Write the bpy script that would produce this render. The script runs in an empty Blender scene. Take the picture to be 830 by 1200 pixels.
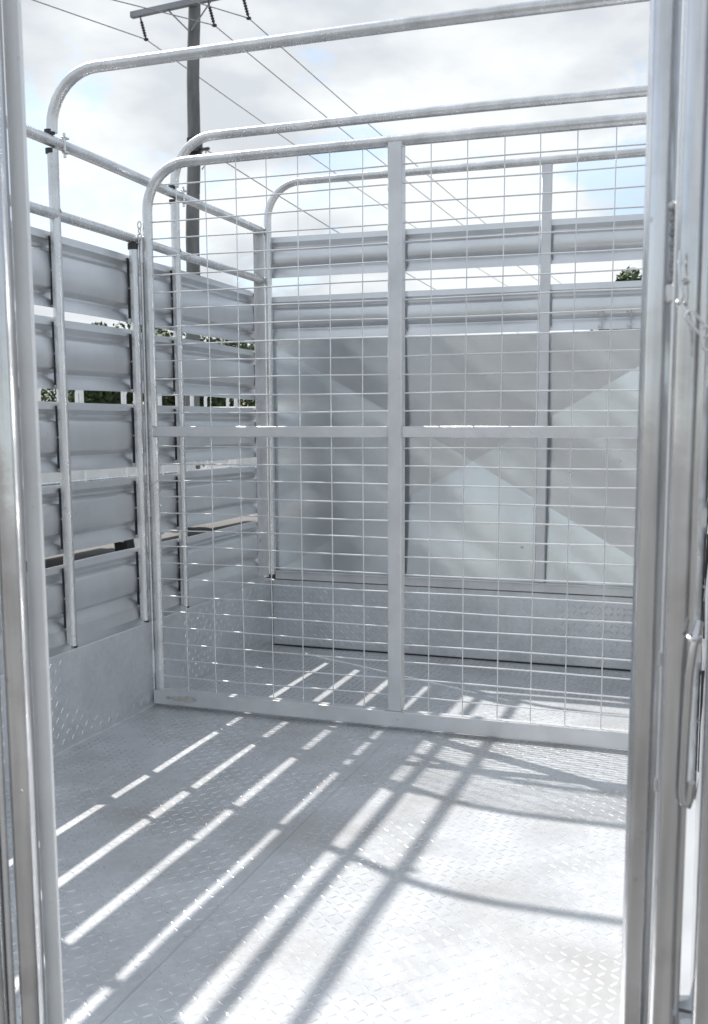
import bpy, bmesh, math, random
from mathutils import Vector, Matrix, noise
random.seed(7)
S = bpy.context.scene
COL = S.collection
PI = math.pi

# ------------------------------------------------------------------ camera
CAM = Vector((1.5175, -2.7260, 0.8252))
RT = Vector((0.94912652, 0.31489014, -0.00174824))
UP = Vector((-0.03688927, 0.1167, 0.99248188))
FW = Vector((-0.31272678, 0.94192638, -0.12237914))
cd = bpy.data.cameras.new('camera')
cam = bpy.data.objects.new('camera', cd); COL.objects.link(cam)
m = Matrix((RT, UP, -FW)).transposed().to_4x4(); m.translation = CAM
cam.matrix_world = m
cd.sensor_fit = 'VERTICAL'; cd.sensor_height = 36.0; cd.sensor_width = 24.9
cd.lens = 35.0
cd.shift_x = -0.0189; cd.shift_y = 0.0332
cd.clip_start = 0.05; cd.clip_end = 3000
cd.dof.use_dof = True; cd.dof.focus_distance = 2.9; cd.dof.aperture_fstop = 11.0
S.camera = cam
S.render.engine = 'CYCLES'
S.render.resolution_x = 708; S.render.resolution_y = 1024
S.cycles.max_bounces = 10; S.cycles.glossy_bounces = 5; S.cycles.diffuse_bounces = 5
S.view_settings.view_transform = 'Standard'; S.view_settings.look = 'None'
S.view_settings.exposure = 1.3; S.view_settings.gamma = 1.0

# ------------------------------------------------------------------ light
SUN = Vector((-0.68, 0.318, 1.0)).normalized()          # towards the sun
sd = bpy.data.lights.new('sun', 'SUN'); sd.energy = 2.5; sd.angle = math.radians(0.6)
sd.color = (1.0, 0.965, 0.92)
sun = bpy.data.objects.new('sun', sd); COL.objects.link(sun)
sun.rotation_euler = SUN.to_track_quat('Z', 'Y').to_euler()
sun.location = (-20, 10, 30)
W = bpy.data.worlds.new('World'); S.world = W; W.use_nodes = True
nt = W.node_tree; nt.nodes.clear()
def N(t, **k):
    n = nt.nodes.new(t)
    for a, b in k.items(): setattr(n, a, b)
    return n
def L(a, b): nt.links.new(a, b)
out = N('ShaderNodeOutputWorld'); bg = N('ShaderNodeBackground'); bg2 = N('ShaderNodeBackground'); mix = N('ShaderNodeMixShader')
sky = N('ShaderNodeTexSky', sky_type='NISHITA', sun_disc=False)
sky.sun_elevation = math.asin(SUN.z); sky.sun_rotation = math.atan2(SUN.x, SUN.y)
sky.dust_density = 0.8; sky.air_density = 1.0
bg.inputs['Strength'].default_value = 0.085
tc = N('ShaderNodeTexCoord')
mp = N('ShaderNodeMapping'); mp.inputs['Scale'].default_value = (1, 1, 1.7); mp.inputs['Location'].default_value = (4.4, 9, 1)
n1 = N('ShaderNodeTexNoise'); n1.inputs['Scale'].default_value = 4.6; n1.inputs['Detail'].default_value = 9; n1.inputs['Roughness'].default_value = 0.56; n1.inputs['Distortion'].default_value = 0.25
r1 = N('ShaderNodeValToRGB'); r1.color_ramp.elements[0].position = 0.475; r1.color_ramp.elements[1].position = 0.525; r1.color_ramp.elements[0].color = (0.42, 0.42, 0.42, 1)
n2 = N('ShaderNodeTexNoise'); n2.inputs['Scale'].default_value = 4.4; n2.inputs['Detail'].default_value = 7; n2.inputs['Roughness'].default_value = 0.5
r2 = N('ShaderNodeValToRGB')
e = r2.color_ramp.elements; e[0].position = 0.38; e[0].color = (0.69, 0.735, 0.78, 1); e[1].position = 0.54; e[1].color = (0.95, 0.985, 1.0, 1)
L(tc.outputs['Generated'], mp.inputs['Vector']); L(mp.outputs['Vector'], n1.inputs['Vector'])
mp2 = N('ShaderNodeMapping'); mp2.inputs['Scale'].default_value = (1, 1, 2.2); mp2.inputs['Location'].default_value = (6.4, 1, 9)
L(tc.outputs['Generated'], mp2.inputs['Vector']); L(mp2.outputs['Vector'], n2.inputs['Vector'])
L(n1.outputs['Fac'], r1.inputs['Fac']); L(n2.outputs['Fac'], r2.inputs['Fac'])
L(sky.outputs['Color'], bg.inputs['Color']); L(r2.outputs['Color'], bg2.inputs['Color']); bg2.inputs['Strength'].default_value = 0.425
L(r1.outputs['Color'], mix.inputs['Fac']); L(bg.outputs[0], mix.inputs[1]); L(bg2.outputs[0], mix.inputs[2]); L(mix.outputs[0], out.inputs[0])

# ------------------------------------------------------------------ materials
def mat(name, base, rough=0.5, metal=0.0, var=0.12, scale=6.0, bump=0.0, bscale=60.0, spangle=0.0, streak=False, dirt=None, dirtpos=0.62, wave=0.0, wscale=5.0, rvar=0.1, specks=0.0, zs=0.25, diag=False):
    M = bpy.data.materials.new(name); M.use_nodes = True
    t = M.node_tree; b = t.nodes['Principled BSDF']
    def n(k, **kw):
        q = t.nodes.new(k)
        for a_, b_ in kw.items(): q.inputs[a_].default_value = b_
        return q
    tc = n('ShaderNodeTexCoord'); mp = n('ShaderNodeMapping')
    mp.inputs['Scale'].default_value = (1, 1, zs) if streak else (1, 1, 1)
    t.links.new(tc.outputs['Object'], mp.inputs['Vector'])
    ns = n('ShaderNodeTexNoise', Scale=scale, Detail=6.0, Roughness=0.6)
    t.links.new(mp.outputs['Vector'], ns.inputs['Vector'])
    cr = t.nodes.new('ShaderNodeValToRGB'); e = cr.color_ramp.elements
    e[0].position = 0.3; e[0].color = (*[c*(1-var) for c in base], 1)
    e[1].position = 0.7; e[1].color = (*[min(1, c*(1+var)) for c in base], 1)
    t.links.new(ns.outputs['Fac'], cr.inputs['Fac'])
    col = cr.outputs['Color']
    if spangle:
        v = n('ShaderNodeTexVoronoi', Scale=70.0); t.links.new(tc.outputs['Object'], v.inputs['Vector'])
        mx = t.nodes.new('ShaderNodeMix'); mx.data_type = 'RGBA'; mx.blend_type = 'OVERLAY'
        mx.inputs['Factor'].default_value = spangle
        hs = t.nodes.new('ShaderNodeRGBToBW'); t.links.new(v.outputs['Color'], hs.inputs[0])
        t.links.new(col, mx.inputs['A']); t.links.new(hs.outputs[0], mx.inputs['B']); col = mx.outputs['Result']
    if dirt:
        nd = n('ShaderNodeTexNoise', Scale=scale*0.55, Detail=5.0, Roughness=0.6)
        t.links.new(tc.outputs['Object'], nd.inputs['Vector'])
        rd = t.nodes.new('ShaderNodeValToRGB'); rd.color_ramp.elements[0].position = dirtpos; rd.color_ramp.elements[1].position = dirtpos+0.3
        t.links.new(nd.outputs['Fac'], rd.inputs['Fac'])
        md = t.nodes.new('ShaderNodeMix'); md.data_type = 'RGBA'
        ml = t.nodes.new('ShaderNodeMath'); ml.operation = 'MULTIPLY'; ml.inputs[1].default_value = dirt[3]
        t.links.new(rd.outputs['Color'], ml.inputs[0]); t.links.new(ml.outputs[0], md.inputs['Factor'])
        t.links.new(col, md.inputs['A']); md.inputs['B'].default_value = (*dirt[:3], 1); col = md.outputs['Result']
    if specks:
        nd = n('ShaderNodeTexNoise', Scale=38.0, Detail=4.0, Roughness=0.7)
        t.links.new(tc.outputs['Object'], nd.inputs['Vector'])
        rd = t.nodes.new('ShaderNodeValToRGB'); rd.color_ramp.elements[0].position = 0.66; rd.color_ramp.elements[1].position = 0.74
        t.links.new(nd.outputs['Fac'], rd.inputs['Fac'])
        md = t.nodes.new('ShaderNodeMix'); md.data_type = 'RGBA'
        ml = t.nodes.new('ShaderNodeMath'); ml.operation = 'MULTIPLY'; ml.inputs[1].default_value = specks
        t.links.new(rd.outputs['Color'], ml.inputs[0]); t.links.new(ml.outputs[0], md.inputs['Factor'])
        t.links.new(col, md.inputs['A']); md.inputs['B'].default_value = (0.22, 0.21, 0.20, 1); col = md.outputs['Result']
    t.links.new(col, b.inputs['Base Color'])
    rr = t.nodes.new('ShaderNodeMapRange'); rr.inputs['To Min'].default_value = max(0.05, rough-rvar); rr.inputs['To Max'].default_value = rough+rvar
    n3 = n('ShaderNodeTexNoise', Scale=scale*2.3, Detail=5.0); t.links.new(mp.outputs['Vector'], n3.inputs['Vector'])
    t.links.new(n3.outputs['Fac'], rr.inputs['Value']); t.links.new(rr.outputs[0], b.inputs['Roughness'])
    b.inputs['Metallic'].default_value = metal
    last = None
    if wave:
        nw = n('ShaderNodeTexNoise', Scale=wscale, Detail=1.5); 
        if diag:
            m1 = n('ShaderNodeMapping'); m1.inputs['Rotation'].default_value = (0, math.radians(-38), 0)
            m2 = n('ShaderNodeMapping'); m2.inputs['Scale'].default_value = (0.5, 1, 2.6)
            t.links.new(tc.outputs['Object'], m1.inputs['Vector']); t.links.new(m1.outputs[0], m2.inputs['Vector']); t.links.new(m2.outputs[0], nw.inputs['Vector'])
        else: t.links.new(tc.outputs['Object'], nw.inputs['Vector'])
        bw = n('ShaderNodeBump', Strength=1.0, Distance=wave); t.links.new(nw.outputs['Fac'], bw.inputs['Height']); last = bw
    if bump:
        nb = n('ShaderNodeTexNoise', Scale=bscale, Detail=5.0, Roughness=0.65); t.links.new(tc.outputs['Object'], nb.inputs['Vector'])
        bb = n('ShaderNodeBump', Strength=bump, Distance=0.002); t.links.new(nb.outputs['Fac'], bb.inputs['Height'])
        if last: t.links.new(last.outputs[0], bb.inputs['Normal'])
        last = bb
    if last: t.links.new(last.outputs[0], b.inputs['Normal'])
    return M
G = (0.60, 0.615, 0.63)
M_pipe = mat('galvanised_pipe', (0.64, 0.65, 0.66), 0.27, 0.75, 0.18, 14, 0.3, 140, streak=True, dirt=(0.38, 0.37, 0.36, 0.7), dirtpos=0.52, specks=0.35)
M_near = mat('galvanised_post', (0.57, 0.575, 0.585), 0.19, 0.95, 0.24, 22, 0.10, 60, streak=True, dirt=(0.36, 0.34, 0.33, 0.7), dirtpos=0.5, wave=0.003, wscale=9, specks=0.5, zs=0.12)
M_bar = mat('galvanised_bar', (0.64, 0.65, 0.66), 0.38, 0.4, 0.12, 8, 0.25, 120, dirt=(0.45, 0.44, 0.43, 0.5), dirtpos=0.55, specks=0.3)
M_edge = mat('pale_edge_bar', (0.76, 0.77, 0.78), 0.45, 0.15, 0.07, 8, 0.2, 120, dirt=(0.55, 0.54, 0.53, 0.5), dirtpos=0.55, specks=0.3)
M_wire = mat('galvanised_wire', (0.68, 0.69, 0.70), 0.32, 0.5, 0.1, 12, 0.1, 120)
M_slat = mat('galvanised_slat', (0.66, 0.675, 0.69), 0.34, 0.78, 0.09, 4, 0.0, 90, spangle=0.0, rvar=0.04, specks=0.35, dirt=(0.44, 0.42, 0.40, 0.35), dirtpos=0.60, wave=0.009, wscale=5)
M_sheet = mat('galvanised_sheet', (0.66, 0.69, 0.715), 0.20, 0.9, 0.06, 2.5, 0.05, 90, spangle=0.05, dirt=(0.50, 0.48, 0.46, 0.3), dirtpos=0.58, wave=0.012, wscale=2.0, rvar=0.06, diag=True)
M_floor = mat('tread_plate_floor', (0.60, 0.62, 0.64), 0.40, 0.45, 0.12, 5.0, 0.4, 70, spangle=0.08, dirt=(0.40, 0.385, 0.37, 0.85), dirtpos=0.46, wave=0.004, wscale=7, specks=0.55)
M_tread = mat('tread_bar', (0.63, 0.65, 0.67), 0.27, 0.55, 0.13, 4.0)
M_side = mat('tread_plate_side', (0.62, 0.64, 0.66), 0.38, 0.5, 0.12, 4.0, 0.4, 70, spangle=0.1, dirt=(0.36, 0.36, 0.36, 0.4), dirtpos=0.6, wave=0.004, wscale=7)
M_black = mat('black_plastic_and_shadow', (0.03, 0.03, 0.032), 0.55, 0.0, 0.1)
M_bolt = mat('zinc_bolt', (0.6, 0.6, 0.6), 0.3, 0.9, 0.1)
M_mud = mat('dried_mud', (0.44, 0.415, 0.39), 0.85, 0.0, 0.3, 30, 0.5, 200)
M_ground = mat('gravel_yard', (0.18, 0.176, 0.17), 0.95, 0.0, 0.22, 0.6, 0.6, 30, dirt=(0.15, 0.14, 0.13, 0.6), dirtpos=0.5)
M_leaf = mat('foliage', (0.055, 0.085, 0.028), 0.65, 0.0, 0.45, 0.9)
M_leaf2 = mat('foliage_bright', (0.11, 0.15, 0.035), 0.6, 0.0, 0.4, 1.2)
M_bark = mat('bark', (0.09, 0.075, 0.06), 0.9, 0.0, 0.3, 8, 0.6, 30)
M_wood = mat('weathered_pole', (0.15, 0.152, 0.152), 0.85, 0.0, 0.35, 5, 0.6, 60, streak=True)
M_arm = mat('crossarm', (0.28, 0.29, 0.31), 0.6, 0.2, 0.15, 3)
M_ins = mat('insulator', (0.035, 0.035, 0.04), 0.3, 0.0, 0.1)
M_line = mat('power_wire', (0.28, 0.285, 0.29), 0.5, 0.4, 0.1)
M_rubber = mat('rubber', (0.02, 0.02, 0.02), 0.85, 0.0, 0.2)
M_white = mat('white_paint', (0.78, 0.78, 0.77), 0.4, 0.0, 0.05)

# ------------------------------------------------------------------ helpers
def obj(name, vf, mt, parent=None, smooth=True, kind=None):
    v, f = vf
    me = bpy.data.meshes.new(name); me.from_pydata([tuple(x) for x in v], [], f); me.update()
    me.materials.append(mt)
    if smooth:
        for p in me.polygons: p.use_smooth = True
        try: me.set_sharp_from_angle(angle=math.radians(38))
        except Exception: pass
    o = bpy.data.objects.new(name, me); COL.objects.link(o)
    if parent: o.parent = parent
    if kind: o['kind'] = kind
    return o
def join(*parts):
    V, F = [], []
    for v, f in parts:
        k = len(V); V += [Vector(x) for x in v]; F += [tuple(i+k for i in q) for q in f]
    return V, F
def box(x0, x1, y0, y1, z0, z1, b=0.0012):
    bm = bmesh.new()
    bmesh.ops.create_cube(bm, size=1)
    for v in bm.verts:
        v.co = Vector((x0 if v.co.x < 0 else x1, y0 if v.co.y < 0 else y1, z0 if v.co.z < 0 else z1))
    if b: bmesh.ops.bevel(bm, geom=list(bm.edges), offset=b, segments=1, affect='EDGES')
    r = [v.co.copy() for v in bm.verts], [tuple(v.index for v in f.verts) for f in bm.faces]
    bm.free(); return r
def tube(pts, r, seg=14, caps=True, radii=None):
    pts = [Vector(p) for p in pts]; V, F = [], []
    T = []
    for i in range(len(pts)):
        a = pts[max(0, i-1)]; b = pts[min(len(pts)-1, i+1)]; T.append((b-a).normalized())
    ref = Vector((0, 0, 1)) if abs(T[0].z) < 0.9 else Vector((0, 1, 0))
    u = (ref - T[0]*ref.dot(T[0])).normalized()
    for i, p in enumerate(pts):
        u = (u - T[i]*u.dot(T[i])).normalized(); w = T[i].cross(u)
        rr = radii[i] if radii else r
        for k in range(seg):
            a = 2*PI*k/seg; V.append(p + (u*math.cos(a)+w*math.sin(a))*rr)
    for i in range(len(pts)-1):
        for k in range(seg):
            a = i*seg+k; b = i*seg+(k+1) % seg
            F.append((a, b, b+seg, a+seg))
    if caps:
        F.append(tuple(reversed(range(seg)))); F.append(tuple(range((len(pts)-1)*seg, len(pts)*seg)))
    return V, F
def arc(c, r, a0, a1, y, n=9):      # in the XZ plane
    return [(c[0]+r*math.cos(a0+(a1-a0)*i/n), y, c[1]+r*math.sin(a0+(a1-a0)*i/n)) for i in range(n+1)]
def dup(o, parent=None, loc=None):
    c = o.copy(); COL.objects.link(c)
    if parent: c.parent = parent
    if loc: c.location = loc
    return c
def thing(name, label, cat, loc=(0, 0, 0), group=None):
    o = bpy.data.objects.new(name, None); COL.objects.link(o); o.location = loc; o.empty_display_size = 0.1
    o['label'] = label; o['category'] = cat
    if group: o['group'] = group
    return o
def tag(o, label, cat, group=None):
    o['label'] = label; o['category'] = cat
    if group: o['group'] = group
    return o
def sphere(c, r, sx=1, sy=1, sz=1, n=8):
    bm = bmesh.new(); bmesh.ops.create_icosphere(bm, subdivisions=2, radius=r)
    V = [Vector((v.co.x*sx+c[0], v.co.y*sy+c[1], v.co.z*sz+c[2])) for v in bm.verts]; F = [tuple(v.index for v in f.verts) for f in bm.faces]
    bm.free(); return V, F

# ------------------------------------------------------------------ the crate, sizes
WID = 1.496; YB = 0.6396; YR = -1.76; ZS = 0.2484; YP = -0.2095
R = 0.0135
POSTS = [-1.19, -0.5786, -0.2279, 0.0123]

# ---- floor: two tread plates and their raised bars
def lozenges(spots, tilt):
    """spots: (origin, u, v, n) ; one raised bar each"""
    V, F = [], []
    for o_, u, v, n_ in spots:
        k = len(V)
        l, w, h = 0.0092, 0.0021, tilt*max(0.6, min(1.15, 1.0+1.4*noise.noise(o_*3.3)+0.25*noise.noise(o_*90)))
        ring = [(l, 0, 0), (l*0.55, w, 0), (-l*0.55, w, 0), (-l, 0, 0), (-l*0.55, -w, 0), (l*0.55, -w, 0)]
        top = [(l*0.5, 0, h), (-l*0.5, 0, h)]
        for a, b, c in ring+top: V.append(o_+u*a+v*b+n_*c)
        F += [(k, k+1, k+6), (k+1, k+2, k+7, k+6), (k+2, k+3, k+7), (k+3, k+4, k+7), (k+4, k+5, k+6, k+7), (k+5, k, k+6)]
    return V, F
def sheet_z(x, y): return -0.0022*(0.5+noise.noise(Vector((x*3.1, y*2.3, 4.2))))
def tread(o_, U, Vv, n_, lu, lv, pitch=0.0205, h=0.00115, follow=False):
    U, Vv, n_ = Vector(U), Vector(Vv), Vector(n_); sp = []
    for i in range(int(lu/pitch)):
        for j in range(int(lv/pitch)):
            c = Vector(o_)+U*((i+0.6)*pitch)+Vv*((j+0.6)*pitch)
            if follow: c.z = sheet_z(c.x, c.y)
            a = (PI/4 if (i+j) % 2 else -PI/4)+0.12
            u = U*math.cos(a)+Vv*math.sin(a); v = n_.cross(u)
            sp.append((c, u, v, n_))
    return lozenges(sp, h)
floor = bpy.data.objects.new('floor', None); COL.objects.link(floor); floor['kind'] = 'structure'
SEAM = 0.752
def plate(x0, x1):
    # thin plate with faint dents
    nx, ny = int((x1-x0)/0.03), 80; V, F = [], []
    for j in range(ny+1):
        for i in range(nx+1):
            x = x0+(x1-x0)*i/nx; y = YR+(YB-YR)*j/ny
            ed = min(1, min(x-x0, x1-x)/0.03) if 0 < i < nx else 0
            V.append((x, y, -0.0022*(0.5+noise.noise(Vector((x*3.1, y*2.3, 4.2))))*ed))
    for j in range(ny):
        for i in range(nx):
            a = j*(nx+1)+i; F.append((a, a+1, a+nx+2, a+nx+1))
    return V, F
obj('floor_plate', plate(0.0, SEAM-0.0004), M_floor, floor)
obj('floor_plate', plate(SEAM+0.0004, WID), M_floor, floor)
obj('floor_seam', box(SEAM-0.006, SEAM+0.006, YR, YB, -0.02, -0.0024, 0), M_bar, floor)
obj('weld_bead', tube([(0.001, YR+i*0.04, 0.001+0.0006*math.sin(i*7)) for i in range(60)], 0.0026, 6), M_bar, floor)
obj('raised_bars', tread((0.012, YR+0.02, -0.0006), (1, 0, 0), (0, 1, 0), (0, 0, 1), WID-0.02, YB-YR-0.04, h=0.00075, follow=True), M_tread, floor, kind='stuff')

# ---- tray sides (low tread plate walls)
def tray(name_label, origin, U, n_, length, z1=ZS, cap=None):
    t = thing('tray_side', name_label, 'tray side', (0, 0, 0), 'low tread plate sides of the tray')
    o_ = Vector(origin); U = Vector(U); n_ = Vector(n_); back = -n_*0.030
    V = []
    for s in (0, length):
        for d in (Vector((0, 0, 0)), back):
            for z in (-0.10, z1): V.append(o_+U*s+d+Vector((0, 0, z)))
    F = [(0, 4, 5, 1), (2, 3, 7, 6), (0, 1, 3, 2), (4, 6, 7, 5), (1, 5, 7, 3), (0, 2, 6, 4)]
    obj('side_panel', (V, F), M_side, t, smooth=False)
    obj('raised_bars', tread(o_+Vector((0, 0, 0.012))+U*0.008+n_*0.0001, U, (0, 0, 1), n_, length-0.016, z1-0.012), M_side, t, kind='stuff')
    obj('top_lip', tube([o_+Vector((0, 0, z1))+U*0.004-n_*0.004, o_+U*(length-0.004)+Vector((0, 0, z1))-n_*0.004], 0.0042, 8), M_bar, t)
    return t
tray('low tread plate tray side along the left edge of the floor', (0, YR, 0), (0, 1, 0), (1, 0, 0), YB-YR-0.006)
tray('low tread plate tray side across the far end of the floor', (-0.03, YB, 0), (1, 0, 0), (0, -1, 0), WID+0.06, ZS-0.004)
tray('low tread plate tray side on the right, behind the round corner post', (WID, YB-0.006, 0), (0, -1, 0), (-1, 0, 0), YB-YR-0.006)

obj('joint_shadow_line', box(0.004, WID-0.004, YB-0.0045, YB-0.0008, -0.002, 0.0042, 0), M_black, floor)  # black strip painting the shadow where the kickboard meets the floor
obj('joint_shadow_line', box(0.0006, 0.0034, YB-0.0045, YB-0.0008, 0.0046, ZS-0.004, 0), M_black, floor)  # same painted shadow, running up the left corner

# ---- ribbed slat, extruded along a direction
def slat(o_, U, n_, length, z0, z1, seed, plain=False, wob=0.005):
    o_ = Vector(o_); U = Vector(U); n_ = Vector(n_)
    H = z1-z0; g = 0.017
    prof = [(-0.002, z1), (0, z1-0.019), (-g, z1-0.031), (-g-0.001, z1-0.038), (-0.002, z1-0.049), (0.0, z1-0.053),
            (0.002, z0+H*0.5), (0, z0+0.054), (-0.002, z0+0.050), (-g-0.001, z0+0.039), (-g, z0+0.032), (-0.005, z0+0.020), (-0.001, z0)]
    th = 0.0016; n = max(2, int(length/0.035)); V, F = [], []
    P = len(prof)
    for i in range(n+1):
        s = length*i/n
        pin = math.exp(-min(s, length-s)/0.018)       # ribs are pinched flat where they are riveted at the post
        for side in (0, 1):
            for q, (d, z) in enumerate(prof):
                nz = noise.noise(Vector((s*2.6+seed*9.1, z*3, seed*3.3)))*wob if q in (0, P-1) else noise.noise(Vector((s*2.6+seed*9.1, z*3, seed*3.3)))*wob*0.6
                nd = noise.noise(Vector((s*4+seed*5.1, z*6, seed*1.3)))*0.002
                dd = d*(1-0.5*pin) + nd - side*th
                V.append(o_+U*s+n_*dd+Vector((0, 0, z+nz)))
    for i in range(n):
        a = i*2*P; b = (i+1)*2*P
        for q in range(P-1):
            F.append((a+q, a+q+1, b+q+1, b+q)); F.append((a+P+q, b+P+q, b+P+q+1, a+P+q+1))
        F.append((a, b, b+P, a+P)); F.append((a+P-1, a+2*P-1, b+2*P-1, b+P-1))
    for i in (0, n):
        a = i*2*P
        for q in range(P-1): F.append((a+q, a+P+q, a+P+q+1, a+q+1) if i == 0 else (a+q, a+q+1, a+P+q+1, a+P+q))
    return V, F
LEV = [(0.292, 0.468), (0.497, 0.673), (0.703, 0.880), (0.912, 1.086), (1.108, 1.294)]

def side_wall(mir, label):
    def X(x): return (WID-x) if mir else x
    def mx(vf):
        if not mir: return vf
        return [Vector((WID-v[0], v[1], v[2])) for v in vf[0]], [tuple(reversed(f)) for f in vf[1]]
    t = thing('side_wall', label, 'slatted wall', (X(-0.015), 0, ZS), 'slatted side walls of the stock crate')
    t.location = (0, 0, 0)
    ys = [YR+0.004]+POSTS+[YB-0.02]
    for bi in range(5):
        a, b = ys[bi], ys[bi+1]
        a2 = a+(0.016 if bi else 0); b2 = b+0.015 if bi < 4 else YB-0.021
        for li, (z0, z1) in enumerate(LEV):
            obj('slat', mx(slat((-0.032, a2, 0), (0, 1, 0), (1, 0, 0), b2-a2, z0, z1, bi*7+li+mir*40)), M_slat, t)
            if bi < 4:
                obj('dark_strip', mx(box(-0.0335, -0.0285, b-0.0075, b-0.001, z0+0.010, z1-0.010, 0.0008)), M_black, t)  # black strip drawn for the shadow gap between post and slat
                obj('rivet', mx(sphere((-0.028, b-0.006, (z0+z1)/2), 0.0028, 0.7)), M_bolt, t)
    if not mir:
        V = [(-0.062, -0.812, 0.44), (-0.062, -0.712, 0.44), (-0.062, -0.742, 0.56), (-0.062, -0.722, 0.56)]
        V += [(x+0.003, y, z) for x, y, z in V]
        obj('outer_shadow_plate', (V, [(0, 1, 3, 2), (4, 6, 7, 5), (0, 4, 5, 1), (2, 3, 7, 6), (0, 2, 6, 4), (1, 5, 7, 3)]), M_bar, t, smooth=False)  # unseen plate, added and shaped to cut the light stripes on the floor
        obj('outer_shadow_rod', tube([(-0.060, -0.732, 0.55), (-0.060, -0.735, 0.93)], 0.008, 8), M_pipe, t)  # unseen rod, added to carry that cut into the higher stripes
    # folded sill between the lowest slat and the tray lip
    V = [(-0.031, YR, 0.296), (-0.031, YB-0.02, 0.296), (-0.027, YB-0.02, 0.264), (-0.027, YR, 0.264), (-0.003, YB-0.02, ZS+0.005), (-0.003, YR, ZS+0.005),
         (-0.034, YR, ZS+0.003), (-0.034, YB-0.02, ZS+0.003)]
    obj('sill_strip', mx((V, [(0, 3, 2, 1), (3, 5, 4, 2), (6, 7, 4, 5)])), M_slat, t, smooth=False)
    # rails
    def wobbly(z): return [(-0.015+0.0008*math.sin(i), YR-0.3+(YB+0.3-YR)*i/24, z+0.0012*math.sin(i*0.9)) for i in range(25)]
    obj('rail', mx(tube(wobbly(1.5064), 0.0135)), M_pipe, t)
    obj('rail', mx(tube(wobbly(1.3343), 0.0130)), M_pipe, t)
    # short post with its two black caps
    for y in (POSTS[0], POSTS[2]):
        obj('post', mx(tube([(-0.015, y, ZS+0.008), (-0.015, y, 0.8), (-0.014, y, 1.322)], R*0.96)), M_pipe, t)
        obj('end_cap', mx(tube([(-0.015, y-0.001, ZS+0.002), (-0.015, y-0.001, ZS+0.0085)], R*1.05)), M_black, t)
        obj('end_cap', mx(tube([(-0.0145, y-0.003, 1.306), (-0.0145, y-0.003, 1.3225)], R*1.06)), M_black, t)
    # clamps and bolts where the rails cross the hoops
    for y in (POSTS[1], POSTS[3]):
        obj('rail_clamp', mx(join(box(-0.006, 0.004, y+0.022, y+0.040, 1.4835, 1.4905), box(-0.012, 0.002, y+0.028, y+0.046, 1.5195, 1.5245))), M_bolt, t)
        obj('bolt', mx(tube([(-0.003, y+0.031, 1.4745), (-0.003, y+0.031, 1.5325)], 0.0035, 8)), M_bolt, t)
    # corner angle with bolts
    obj('corner_angle', mx(join(box(-0.030, -0.027, YB-0.054, YB-0.018, ZS+0.012, 1.500), box(-0.030, -0.004, YB-0.0175, YB-0.0145, ZS+0.012, 1.500))), M_bar, t)
    for z in (1.43, 0.905, 0.40):
        obj('bolt', mx(tube([(-0.031, YB-0.042, z), (-0.021, YB-0.042, z)], 0.0065, 6)), M_bolt, t)
    return t
side_wall(False, 'left side wall of ribbed steel slats with daylight gaps, below two round rails')
side_wall(True, 'right side wall of ribbed steel slats, hidden behind the round corner post')

# ---- roof hoops
RB = 0.13
def hoop(y, top, label, z1=1.487):
    t = thing('cross_hoop', label, 'hoop', (0, y, 0), 'pipe hoops arching over the crate')
    t.location = (0, 0, 0)
    xl, xr = -0.0155, WID+0.0155
    pts = [(xl, y, 1.5265)]+arc((xl+RB, top-RB), RB, PI, PI/2, y)+[(xl+RB+(xr-xl-2*RB)*i/8, y+0.001*math.sin(i), top+0.003*math.sin(i*PI/8)) for i in range(1, 8)]+arc((xr-RB, top-RB), RB, PI/2, 0, y)+[(xr, y, 1.5265)]
    obj('arch_pipe', tube(pts, R), M_pipe, t)
    for x in (xl, xr):
        obj('post', tube([(x, y, ZS+0.008), (x, y, 0.7), (x-0.001, y, 1.1), (x, y, z1)], R), M_pipe, t)
        s = 1 if x > 1 else -1
        obj('end_cap', tube([(x+s*0.003, y-0.003, 1.477), (x+s*0.003, y-0.003, 1.4885)], R*0.98), M_black, t)
        obj('end_cap', tube([(x+s*0.004, y-0.004, 1.5225), (x+s*0.004, y-0.004, 1.532)], R*0.95), M_black, t)
        obj('end_cap', tube([(x, y-0.001, ZS+0.002), (x, y-0.001, ZS+0.0085)], R*1.05), M_black, t)
        obj('weld_bead', tube([(x+0.0150*math.cos(a/6*PI), y+0.0150*math.sin(a/6*PI), 1.334+0.012*math.cos(a*1.05)) for a in range(13)], 0.0018, 5, caps=False), M_bar, t)
    return t
hoop(POSTS[1], 1.6651, 'nearest roof hoop of bent galvanised pipe, highest bar crossing the sky')
hoop(POSTS[3], 1.6626, 'second roof hoop of bent pipe, just behind the mesh gate')

# ---- far wall
fw = thing('front_wall', 'far end wall of two ribbed slats over one creased galvanised sheet', 'end wall')
yy = YB+0.016
ph = 1.6707; xl, xr = 0.004, WID-0.004
pts = [(xl, YB, ZS+0.02), (xl, YB, 1.0)]+arc((xl+0.125, ph-0.125), 0.125, PI, PI/2, YB)+[(0.5, YB, ph), (0.99, YB, ph)]+arc((xr-0.125, ph-0.125), 0.125, PI/2, 0, YB)+[(xr, YB, 1.0), (xr, YB, ZS+0.02)]
obj('frame_pipe', tube(pts, R), M_pipe, fw)
for x0, x1 in ((-0.028, 0.4965), (0.500, 0.9955), (0.999, WID+0.028)):
    for li, (z0, z1) in enumerate(((1.128, 1.279), (1.345, 1.4875))):
        obj('slat', slat((x1, yy, 0), (-1, 0, 0), (0, -1, 0), x1-x0, z0, z1, 80+li+x0*5, wob=0.0015), M_slat, fw)
        if x0 > 0.1: obj('dark_strip', box(x0+0.0165, x0+0.0205, yy-0.006, yy-0.0005, z0+0.02, z1-0.02, 0.0005), M_arm, fw)  # dark strip stands in for the shadow line beside the upright
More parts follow.
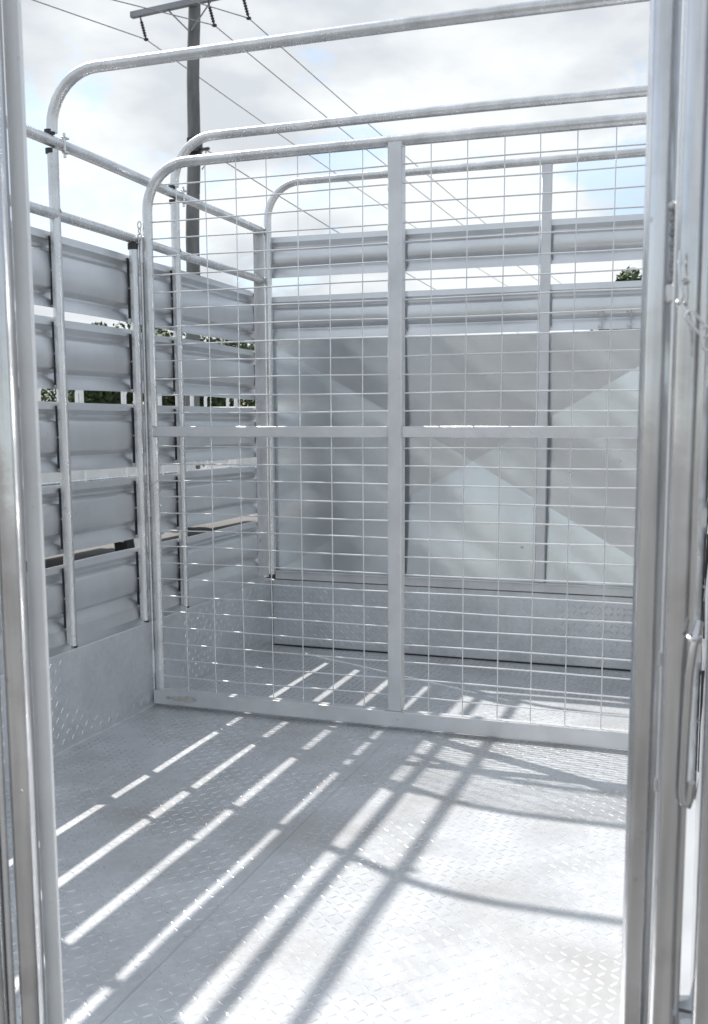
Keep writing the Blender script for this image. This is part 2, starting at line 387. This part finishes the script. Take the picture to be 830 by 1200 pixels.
# creased sheet: a shallow pyramid with a fine grid so that it can also undulate
def creased():
    n, mz = 60, 34; x0, x1, z0, z1 = 0.010, WID-0.010, 0.262, 1.124; V, F = [], []
    for j in range(mz+1):
        for i in range(n+1):
            u = i/n; w = j/mz; x = x0+(x1-x0)*u; z = z0+(z1-z0)*w
            h = min(min(u, 1-u)*(1), min(w, 1-w)*(1))*2
            d = 0.011*h + 0.0014*noise.noise(Vector((x*3.2, z*3.2, 1.7)))
            V.append((x, yy+0.004+d, z))
    for j in range(mz):
        for i in range(n):
            a = j*(n+1)+i; b = a+1; c = a+n+2; d_ = a+n+1
            F.append((a, b, c, d_))
    return V, F
def creased_tri():
    # exact creases: four facets, each subdivided, meeting at sharp folds
    x0, x1, z0, z1 = -0.012, WID+0.012, 0.262, 1.124
    c = ((x0+x1)/2, (z0+z1)/2); cor = [(x0, z0), (x1, z0), (x1, z1), (x0, z1)]
    V, F = [], []; n = 26
    for k in range(4):
        A, B = cor[k], cor[(k+1) % 4]; base = len(V); idx = {}
        for i in range(n+1):
            for j in range(n+1-i):
                a, b = i/n, j/n; g = 1-a-b
                x = A[0]*a+B[0]*b+c[0]*g; z = A[1]*a+B[1]*b+c[1]*g
                idx[i, j] = len(V)
                V.append((x, yy+0.004+0.034*g+0.0012*noise.noise(Vector((x*3.0, z*3.0, 1.7))), z))
        for i in range(n):
            for j in range(n-i):
                F.append((idx[i, j], idx[i+1, j], idx[i, j+1]))
                if j < n-i-1: F.append((idx[i+1, j], idx[i+1, j+1], idx[i, j+1]))
    return V, [tuple(reversed(f)) for f in F]
obj('creased_sheet', creased_tri(), M_sheet, fw)
for x in (0.4985, 0.9975):
    obj('post', box(x-0.0165, x+0.0165, YB-0.004, YB+0.012, 0.284, ph-0.008, 0.002), M_bar, fw)
obj('bottom_flange', box(0.018, WID-0.018, YB-0.006, YB+0.012, ZS+0.003, 0.2825, 0.0015), M_bar, fw)
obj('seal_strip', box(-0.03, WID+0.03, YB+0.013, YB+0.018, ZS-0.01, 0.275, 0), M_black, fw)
obj('bottom_flange_lip', box(0.018, WID-0.018, YB-0.012, YB-0.0065, 0.279, 0.2835, 0.001), M_bar, fw)
for x, z in ((0.40, 0.66), (0.93, 0.40), (1.25, 0.7)):
    obj('rivet', sphere((x, yy+0.004, z), 0.0028, 1, 0.6, 1), M_bolt, fw)
for x in (1.177, 1.2685):
    h = thing('wire_hook', ('small bent wire hook on the far wall, left of the pair' if x < 1.2 else 'small bent wire hook on the far wall, right of the pair'), 'hook', (x, yy-0.008, 1.16), 'pair of wire hooks on the far wall')
    pts = [(-0.006, 0.004, 0.020), (-0.004, -0.004, 0.027), (0.004, -0.006, 0.027), (0.007, -0.006, 0.018), (0.007, -0.006, -0.016), (0.003, -0.006, -0.024), (-0.004, -0.004, -0.024), (-0.005, 0.0, -0.016)]
    obj('wire', tube(pts, 0.0022, 7), M_bolt, h)
    obj('screw', sphere((0.008, -0.005, 0.027), 0.0042), M_bolt, h); obj('screw', sphere((0.006, -0.005, -0.026), 0.0038), M_bolt, h)

# ---- mesh partition gate
pg = thing('mesh_gate', 'tall welded mesh partition gate with bent pipe frame and flat centre upright', 'gate', (0.021, YP, 0))
pg.location = (0, 0, 0)
gl, gr, gt = 0.0215, WID-0.0215, 1.5339
pts = [(gl, YP, 0.05), (gl, YP, 0.7), (gl-0.001, YP, 1.2)]+arc((gl+0.125, gt-0.125), 0.125, PI, PI/2, YP)+[(gl+0.125+(gr-gl-0.25)*i/6, YP, gt+0.002*math.sin(i*PI/6)) for i in range(1, 6)]+arc((gr-0.125, gt-0.125), 0.125, PI/2, 0, YP)+[(gr, YP, 0.8), (gr, YP, 0.05)]
obj('frame_pipe', tube(pts, 0.0140), M_pipe, pg)
obj('bottom_bar', box(0.006, WID-0.006, YP-0.016, YP+0.012, 0.008, 0.0516, 0.002), M_bar, pg)
obj('middle_bar', box(gl+0.006, 0.7265, YP-0.014, YP+0.012, 0.788, 0.8175, 0.002), M_bar, pg)
obj('middle_bar', box(0.7655, gr-0.006, YP-0.014, YP+0.012, 0.788, 0.8175, 0.002), M_bar, pg)
obj('centre_upright', box(0.727, 0.765, YP-0.0165, YP+0.0165, 0.052, gt-0.003, 0.0022), M_bar, pg)
def wz(k): return 0.0901+0.04785*k
nk = 0
for k in range(30):
    z = wz(k)
    if z > 1.505 or abs(z-0.803) < 0.017: continue
    def inset(z):
        if z > gt-0.125:
            d = z-(gt-0.125); return 0.125-math.sqrt(max(0, 0.125**2-d*d))
        return 0
    x0 = gl+inset(z)+0.010; x1 = gr-inset(z)-0.010
    n = 18; ph_ = random.random()*6
    pts = [(x0+(x1-x0)*i/n, YP+0.0035+0.0014*math.sin(ph_+i*0.7), z+0.0015*math.sin(ph_*2+i*0.5)) for i in range(n+1)]
    obj('wire', tube(pts, 0.0020, 8), M_wire, pg)
for k, x in enumerate([0.114, 0.204, 0.294, 0.384, 0.474, 0.564, 0.654, 0.838, 0.930, 1.023, 1.112, 1.200, 1.290, 1.380, 1.444]):
    n = 16; ph_ = random.random()*6; top = gt-0.01
    if x < 0.13 or x > 1.37:
        dx = min(x-gl, gr-x); top = gt-0.125+math.sqrt(max(0, 0.125**2-(0.125-dx)**2))-0.010 if dx < 0.125 else top
    pts = [(x+0.0012*math.sin(ph_+i*0.4), YP-0.0005, 0.052+(top-0.052)*i/n) for i in range(n+1)]
    obj('wire', tube(pts, 0.0015, 8), M_wire, pg)
obj('hinge_rod', tube([(0.003, YP-0.006, 0.03), (0.003, YP-0.006, 1.33)], 0.0048, 10), M_pipe, pg)
for z in (0.10, 0.56, 1.27): obj('hinge_sleeve', tube([(0.003, YP-0.006, z), (0.003, YP-0.006, z+0.07)], 0.0075, 12), M_pipe, pg)
for x, z, d in ((gl+0.012, 0.789, 0), (gl+0.012, 0.8165, 0), (0.7262, 0.803, 1), (0.7660, 0.803, 1), (0.7262, 0.054, 0), (0.7660, 0.054, 0), (0.7262, gt-0.016, 0), (0.7660, gt-0.016, 0)):
    if d: vf = tube([(x, YP-0.0150+0.0004*math.sin(k*2), z-0.014+k*0.0035) for k in range(9)], 0.0023, 6, radii=[0.0016+0.0009*(k % 2) for k in range(9)])
    else: vf = tube([(x-0.007+k*0.0028, YP-0.0150+0.0004*math.sin(k*2), z+0.0006*math.sin(k)) for k in range(6)], 0.0023, 6, radii=[0.0016+0.0009*(k % 2) for k in range(6)])
    obj('weld_bead', vf, M_bolt, pg)
# mud smear on the bottom bar
V, F = [], []
for i in range(12):
    x = 0.048+0.10*i/11; w = (0.006+0.007*noise.noise(Vector((i*0.7, 0.3, 0))))*math.sin(PI*(i+0.5)/12)**0.5
    V += [(x, YP-0.0172, 0.030-w), (x, YP-0.0172, 0.031+w)]
for i in range(11): F.append((2*i, 2*i+2, 2*i+3, 2*i+1))
obj('mud_smear', (V, F), M_mud, pg)
# wire tie round the gate pipe
tie = obj('wire_tie', tube([(gl+0.0165*math.cos(a*0.55), YP+0.0165*math.sin(a*0.55), 0.585+a*0.0035) for a in range(24)], 0.0013, 6), M_wire)
tag(tie, 'thin wire twisted round the left pipe of the mesh gate', 'wire tie')
# short chain at the upper hinge
def link(c, ax, s=0.0085, r=0.0013):
    c = Vector(c); pts = []
    for i in range(17):
        a = 2*PI*i/16
        p = Vector((0, 0.55*s*math.sin(a), s*math.cos(a))) if ax else Vector((0.55*s*math.sin(a), 0, s*math.cos(a)))
        pts.append(c+p)
    return tube(pts, r, 6, caps=False)
ch = thing('gate_chain', 'short steel chain hanging at the upper hinge of the mesh gate', 'chain')
for i in range(4): obj('chain_link', link((0.0035, YP-0.014, 1.372-i*0.0155), i % 2, 0.0100, 0.0018), M_bolt, ch)

# ---- rear frame, right: corner post, open leaf, chain and latch rod
cp = thing('corner_post', 'thick round galvanised corner post with weld bead, foreground right', 'post')
obj('pipe', tube([(1.4735, -1.75, -0.12), (1.4745, -1.75, 0.6), (1.4735, -1.75, 1.2), (1.473, -1.75, 1.72)], 0.0178, 28), M_near, cp)
V, F = join(*[sphere((1.4735+0.0095+0.0012*math.sin(i*2.1), -1.75-0.0150, 0.944+i*0.0045), 0.0034+0.0008*math.sin(i*3.7), 1, 0.7, 1) for i in range(16)])
obj('weld_bead', (V, F), mat('weld', (0.33, 0.33, 0.34), 0.45, 0.8, 0.3, 60, 0.6, 300), cp)
obj('weld_lug', box(1.4785, 1.4865, -1.7725, -1.7640, 0.933, 0.949, 0.0015), M_bolt, cp)
obj('bolt', sphere((1.482, -1.767, 1.018), 0.0045), M_bolt, cp)
hp = thing('hinge_post', 'darker slim round post standing against the thick corner post, right', 'post')
obj('pipe', tube([(1.5008, -1.85, -0.12), (1.5015, -1.85, 0.6), (1.5012, -1.85, 1.72)], 0.0125, 24), M_near, hp)
obj('edge_strip', box(1.4868, 1.4898, -1.832, -1.824, -0.12, 1.72, 0.0008), M_bar, hp)
for z in (0.62, 0.505): obj('weld_bead', tube([(1.4872, -1.8355, z-0.006), (1.4872, -1.8355, z+0.006)], 0.0022, 8), M_bolt, hp)
for z in (0.25, 1.25): obj('hinge_sleeve', tube([(1.5225, -1.862, z), (1.5225, -1.862, z+0.05)], 0.008, 12), M_pipe, hp)

og = thing('rear_gate', 'open rear gate leaf folded outward at the right edge of the picture', 'gate', group='rear gate leaves')
gx0, gy0 = 1.537, -1.876; dx, dy = 0.78, -0.30; Lg = math.hypot(dx, dy); ux, uy = dx/Lg, dy/Lg
def OG(s, z, off=0): return (gx0+ux*s-uy*off, gy0+uy*s+ux*off, z)
obj('frame_pipe', tube([OG(0, 0.02), OG(0, 0.8), OG(0, 1.50), OG(0.02, 1.56), OG(0.06, 1.59), OG(0.62, 1.59), OG(0.67, 1.56), OG(0.68, 1.50), OG(0.68, 0.02)], 0.0125, 18), M_near, og)
obj('bottom_rail', tube([OG(0, 0.04), OG(0.68, 0.04)], 0.0125), M_pipe, og)
for li, (z0, z1) in enumerate([(0.08, 0.27)]+LEV):
    obj('slat', slat(Vector(OG(0.012, 0, 0.0)), (ux, uy, 0), (-uy, ux, 0), 0.655, z0, z1, 130+li), M_slat, og)
obj('dark_strip', box(gx0-0.0100, gx0-0.006, gy0-0.004, gy0+0.010, 0.722, 0.745, 0.001), M_black, og)

lr = thing('latch_rod', 'bent steel latch rod hanging on the slim right post', 'latch rod')
obj('rod', tube([(1.5185, -1.862, 0.660), (1.5165, -1.866, 0.650), (1.5145, -1.868, 0.640), (1.5120, -1.868, 0.615), (1.5105, -1.868, 0.560), (1.5100, -1.868, 0.512), (1.5115, -1.868, 0.503), (1.5142, -1.868, 0.501), (1.5160, -1.868, 0.508), (1.5172, -1.868, 0.522)], 0.0038, 12), M_near, lr)
obj('eye_bolt', tube([(1.5145+0.0050*math.cos(a*PI/6), -1.868+0.0045*math.sin(a*PI/6), 0.648+0.0015*math.sin(a*PI/6)) for a in range(13)], 0.0018, 8, caps=False), M_bolt, lr)
hk = thing('gate_hook', 'bright bent wire hook with long chain links on the slim right post', 'hook')
obj('hook', tube([(1.4925, -1.868, 0.962), (1.4925, -1.870, 0.948), (1.4935, -1.874, 0.938), (1.4965, -1.874, 0.931), (1.4965, -1.874, 0.926), (1.4945, -1.873, 0.921), (1.4925, -1.868, 0.922)], 0.0014, 8), M_bolt, hk)
obj('peg', tube([(1.4935, -1.863, 0.9375), (1.4985, -1.877, 0.9400)], 0.0013, 8), M_bolt, hk)
obj('bolt', sphere((1.4925, -1.868, 0.953), 0.0023, 1, 1, 1.5), M_bolt, hk); obj('bolt', sphere((1.4925, -1.868, 0.9215), 0.0026), M_bolt, hk)
obj('wire', tube([(1.4945, -1.873, 0.922), (1.5020, -1.879, 0.9105)], 0.0007, 6), M_bolt, hk)
def longlink(a, b, w, r=0.0012):
    a, b = Vector(a), Vector(b); t_ = (b-a).normalized(); s = t_.cross(Vector((0, 1, 0))).normalized()
    pts = []
    for i in range(7): an = -PI/2+PI*i/6; pts.append(b+t_*math.cos(an)*w+s*math.sin(an)*w)
    for i in range(7): an = PI/2+PI*i/6; pts.append(a+t_*math.cos(an)*w+s*math.sin(an)*w)
    pts.append(pts[0]); return tube(pts, r, 8, caps=False)
obj('chain_link', longlink((1.5025, -1.880, 0.9095), (1.5140, -1.881, 0.8960), 0.0036), M_bolt, hk)
obj('chain_link', longlink((1.5145, -1.884, 0.8970), (1.5165, -1.884, 0.8850), 0.0034), M_bolt, hk)

# ---- rear frame, left: closed leaf whose closing edge is seen
cl = thing('rear_gate', 'closed rear gate leaf at the left edge of the picture, flat pale edge strip', 'gate', group='rear gate leaves')
obj('edge_strip', box(0.7640, 0.7860, -1.753, -1.747, -0.02, 1.66, 0.001), M_edge, cl)
obj('edge_flange', box(0.7640, 0.7670, -1.7465, -1.722, -0.02, 1.66, 0.0008), M_bar, cl)
obj('frame_pipe', tube([(0.7580, -1.770, -0.02), (0.7580, -1.770, 1.55), (0.750, -1.770, 1.60), (0.71, -1.765, 1.63), (0.06, -1.765, 1.63), (0.02, -1.765, 1.60), (0.012, -1.765, 1.55), (0.012, -1.765, 0.0)], 0.0150, 20), M_near, cl)
obj('latch_tube', tube([(0.7385, -1.784, -0.02), (0.7385, -1.784, 1.5)], 0.0042, 14), M_pipe, cl)
obj('inner_pipe', tube([(0.7205, -1.786, -0.02), (0.7205, -1.786, 1.6)], 0.0135, 16), M_near, cl)
obj('bottom_rail', tube([(0.02, -1.765, 0.02), (0.74, -1.765, 0.02)], 0.0125), M_pipe, cl)
obj('middle_rail', tube([(0.02, -1.768, 0.82), (0.74, -1.768, 0.82)], 0.0115), M_pipe, cl)
for k in range(16): obj('wire', tube([(0.02, -1.768, 0.10+k*0.0957), (0.705, -1.768, 0.10+k*0.0957)], 0.0019, 6), M_wire, cl)
for k in range(7): obj('wire', tube([(0.08+k*0.0897, -1.7645, 0.02), (0.08+k*0.0897, -1.7645, 1.62)], 0.0018, 6), M_wire, cl)
obj('rivet', sphere((0.766, -1.7828, 0.395), 0.0022), M_bolt, cl)

# ================================================================== outside
GZ = -0.62
V = [(-900, -900, GZ), (900, -900, GZ), (900, 900, GZ), (-900, 900, GZ)]
g = obj('ground', (V, [(0, 1, 2, 3)]), M_ground, smooth=False, kind='structure')

# ---- neighbouring trailer
def trailer(ox, oy, label):
    t = thing('stock_trailer', label, 'trailer', (ox, oy, GZ))
    w, l = 1.55, 2.9; b = 0.62-0.12      # deck above ground
    obj('tray', join(box(0, w, 0, 0.04, b, b+0.30), box(0, w, l-0.04, l, b, b+0.30), box(0, 0.04, 0.041, l-0.041, b, b+0.30), box(w-0.04, w, 0.041, l-0.041, b, b+0.30), box(0.041, w-0.041, 0.041, l-0.041, b+0.01, b+0.04)), M_side, t)
    obj('chassis', join(box(0.2, 0.28, -0.9, l, b-0.13, b-0.005), box(w-0.28, w-0.2, 0.0, l, b-0.13, b-0.005), box(0.05, w-0.05, l*0.45, l*0.45+0.07, b-0.2, b-0.14)), M_arm, t)
    H = 1.88
    for i in range(5):
        y = 0.05+(l-0.1)*i/4; c = 0.10
        pts = [(0.02, y, b+0.3), (0.02, y, H-c)]+arc((0.02+c, H-c), c, PI, PI/2, y, 6)+arc((w-0.02-c, H-c), c, PI/2, 0, y, 6)+[(w-0.02, y, H-c), (w-0.02, y, b+0.3)]
        obj('hoop', tube(pts, 0.022, 10), M_white, t)
    for x in (0.02, w-0.02):
        for z in (b+0.42, b+0.62, 1.42): obj('rail', tube([(x, 0, z), (x, l, z)], 0.018, 8), M_pipe, t)
        obj('side_sheet', box(x-0.004, x+0.004, 0.08, l-0.08, b+0.36, b+0.75), M_slat, t)
    for x in (-0.16, w+0.02):
        wh = obj('wheel', tube([(x, l*0.5, 0.31), (x+0.14, l*0.5, 0.31)], 0.31, 24), M_rubber, t)
        obj('rim', tube([(x-0.004, l*0.5, 0.31), (x+0.144, l*0.5, 0.31)], 0.18, 16), M_white, wh)
        pts = [(x+0.07, l*0.5+0.38*math.cos(a*PI/8), 0.31+0.38*math.sin(a*PI/8)) for a in range(9)]
        vf = tube(pts, 0.02, 6); obj('mudguard', ([Vector((x+0.07+(v[0]-x-0.07)*4.5, v[1], v[2])) for v in vf[0]], vf[1]), M_pipe, t)
    return t
trailer(-5.5, 4.5, 'galvanised stock trailer with pale hoops parked outside, seen through the left slats')
trailer(-5.3, 8.0, 'second stock trailer farther off, glimpsed through the slats behind the mesh gate')

# ---- old tyres lying between the trailers
tw = ['nearest old black tyre lying flat', 'old black tyre lying flat, second along', 'old black tyre lying flat in the middle of the row', 'old black tyre lying flat, fourth along', 'farthest old black tyre lying flat']
for i in range(5):
    V, F = [], []
    for a in range(20):
        for b in range(8):
            rr = 0.26+0.085*math.cos(b*PI/4); an = a*PI/10
            V.append((rr*math.cos(an), rr*math.sin(an), 0.09+0.09*math.sin(b*PI/4)))
            F.append((a*8+b, ((a+1) % 20)*8+b, ((a+1) % 20)*8+(b+1) % 8, a*8+(b+1) % 8))
    o = tag(obj('tyre', (V, F), M_rubber), tw[i]+' in the yard', 'tyre', 'old tyres in the yard')
    o.location = (-3.55+0.22*i, 5.9+0.62*i, GZ)

# ---- pale pipe fence and trees beyond
fn = thing('pipe_fence', 'pale pipe rail fence in front of dark trees beyond the yard', 'fence')
for i in range(19): obj('fence_post', tube([(-24+i*2.0, 16+0.25*i, GZ), (-24+i*2.0, 16+0.25*i, GZ+1.9)], 0.035, 8), M_white, fn)
for k in range(6): obj('fence_rail', tube([(-24, 16, GZ+0.35+k*0.29), (12, 20.5, GZ+0.35+k*0.29)], 0.02, 6), M_white, fn)

def tree(x, y, h, w, mt, label, seed, trunk_h=0.35):
    rng = random.Random(seed)
    t = thing('tree', label, 'tree', (x, y, GZ), 'trees beyond the yard')
    limbs = []
    base = tube([(0, 0, 0), (0.05, 0.03, h*0.3), (0.0, 0.08, h*0.7)], 0.1, 8, radii=[0.035*h, 0.026*h, 0.010*h])
    limbs.append(base)
    for i in range(7):
        a = rng.uniform(0, 2*PI); z0 = h*rng.uniform(0.2, 0.5); q = w*rng.uniform(0.25, 0.42)
        limbs.append(tube([(0.02, 0.03, z0), (q*0.5*math.cos(a), q*0.5*math.sin(a), z0+h*0.14), (q*math.cos(a), q*math.sin(a), z0+h*0.25)], 0.05, 6, radii=[0.014*h, 0.010*h, 0.004*h]))
    obj('trunk', join(*limbs), M_bark, t)
    V, F = [], []
    cl_ = [(rng.uniform(-0.38, 0.38)*w, rng.uniform(-0.38, 0.38)*w, h*rng.uniform(0.14, 0.86), w*rng.uniform(0.14, 0.26)) for _ in range(38)]
    for cx, cy, cz, cr in cl_:
        for _ in range(230):
            d = Vector((rng.gauss(0, 1), rng.gauss(0, 1), rng.gauss(0, 0.8))).normalized()*cr*rng.uniform(0.5, 1.0)
            c = Vector((cx, cy, cz))+d; s = 0.018*h*rng.uniform(0.6, 1.4)
            u = Vector((rng.gauss(0, 1), rng.gauss(0, 1), rng.gauss(0, 1))).normalized(); v = u.orthogonal().normalized()
            k = len(V); V += [c-u*s, c+v*s*0.5, c+u*s, c-v*s*0.5]; F.append((k, k+1, k+2, k+3))
    obj('crown', (V, F), mt, t, smooth=False)
TR = [(-18.9, 20.5, 3.5, 4.2, 1, 'bright green small tree at the far left beyond the fence'),
      (-14.9, 22.3, 4.6, 2.6, 0, 'dark tree beyond the fence, left of the power pole'),
      (-17.0, 24.0, 3.3, 5.0, 0, 'low dark bush tree at the left beyond the fence'),
      (-13.2, 23.6, 4.7, 3.4, 0, 'dark tree standing just left behind the power pole'),
      (-10.9, 24.6, 4.4, 3.6, 0, 'dark bushy tree to the right of the power pole'),
      (-7.4, 26, 3.7, 4.6, 0, 'low dark tree farther right of the power pole'),
      (-0.75, 36, 7.7, 3.2, 0, 'dark tree top showing over the far wall at the right')]
for i, (x, y, h, w, k, lb) in enumerate(TR): tree(x, y, h, w, M_leaf2 if k else M_leaf, lb, 50+i)

# ---- power pole
pp = thing('power_pole', 'tall weathered timber power pole with crossarm behind the left hoops', 'power pole', (-10.42, 19.25, GZ))
pp.location = (0, 0, 0)
A = Vector((-10.48, 19.22, GZ)); B = Vector((-10.2, 19.36, 10.95))
pts = [A.lerp(B, i/16)+Vector((0.02*math.sin(i*1.3), 0, 0)) for i in range(17)]
obj('timber_pole', tube(pts, 0.15, 14, radii=[0.19-0.05*i/16 for i in range(17)]), M_wood, pp)
AD = Vector((0.992, -0.124, 0)); AN = Vector((0.124, 0.992, 0)); AC = Vector((-10.2, 19.36, 10.52))-AN*0.2
def armbox(c, half, hw, hz):
    V = []
    for s in (-half, half):
        for q in (-hw, hw):
            for z in (-hz, hz): V.append(c+AD*s+AN*q+Vector((0, 0, z)))
    return V, [(0, 1, 3, 2), (4, 6, 7, 5), (0, 4, 5, 1), (2, 3, 7, 6), (1, 5, 7, 3), (0, 2, 6, 4)]
obj('crossarm', armbox(AC, 1.68, 0.06, 0.065), M_arm, pp, smooth=False)
for s in (-1, 1): obj('arm_brace', tube([AC+AD*0.62*s-Vector((0, 0, 0.05)), AC+AD*0.03*s-Vector((0, 0, 0.62))], 0.018, 6), M_arm, pp)
ends = []
for s in (-1.43, 0.52, 1.45):
    top = AC+AD*s-Vector((0, 0, 0.06)); d = (AD*0.16+Vector((0, 0, -0.55)))
    prof = []; rad = []
    for i in range(19):
        prof.append(top+d*(i/18)); rad.append(0.045 if (i % 2 and 3 < i < 16) else 0.022)
    rad[0] = rad[1] = 0.012
    obj('insulator', tube(prof, 0.03, 10, radii=rad), M_ins, pp)
    obj('wire_clamp', sphere(tuple(top+d), 0.05, 1.3, 1, 0.8), M_ins, pp); ends.append(top+d)
bc = Vector((-10.27, 19.32, 7.30))
obj('collar', tube([bc-Vector((0, 0, 0.16)), bc+Vector((0, 0, 0.13))], 0.185, 12), M_ins, pp)
obj('bracket', join(armbox(bc-AN*0.2+AD*0.16+Vector((0, 0, 0.03)), 0.16, 0.09, 0.16), armbox(bc-AN*0.2+AD*0.42+Vector((0, 0, -0.10)), 0.14, 0.03, 0.03)), M_ins, pp)
obj('cable_tail', tube([bc+AD*0.45+Vector((0, -0.2, -0.13)), bc+AD*0.42+Vector((0, -0.2, -0.45)), bc+AD*0.32+Vector((0, -0.2, -0.55))], 0.014, 6), M_line, pp)
wd = Vector((math.sin(math.radians(4.7)), math.cos(math.radians(4.7)), 0))
far = [e_+wd*75+Vector((0, 0, -2.2)) for e_ in ends]
near = [Vector((-12.71, 16.60, 9.95)), Vector((-11.2, 17.4, 10.05)), Vector((-9.85, 18.0, 10.15))]
nm = ['left', 'middle', 'right']
for i, e_ in enumerate(ends):
    pts = [e_+(far[i]-e_)*(k/20)+Vector((0, 0, -0.9*4*(k/20)*(1-k/20))) for k in range(21)]
    q = e_+(near[i]-e_)*9
    pre = [e_+(q-e_)*(k/10) for k in range(10, 0, -1)]
    w_ = obj('power_wire', tube(pre+pts, 0.013, 6), M_line)
    tag(w_, 'thin overhead power wire from the %s insulator of the pole' % nm[i], 'wire', 'overhead wires')
c0 = bc+AD*0.45+Vector((0, -0.2, -0.12)); c1 = c0+wd*75+Vector((0, 0, -1.6))
w_ = obj('telephone_wire', tube([c0+(c1-c0)*(k/20)+Vector((0, 0, -1.4*4*(k/20)*(1-k/20))) for k in range(21)], 0.014, 6), M_line)
tag(w_, 'lower cable leaving the dark bracket halfway up the power pole', 'wire', 'overhead wires')
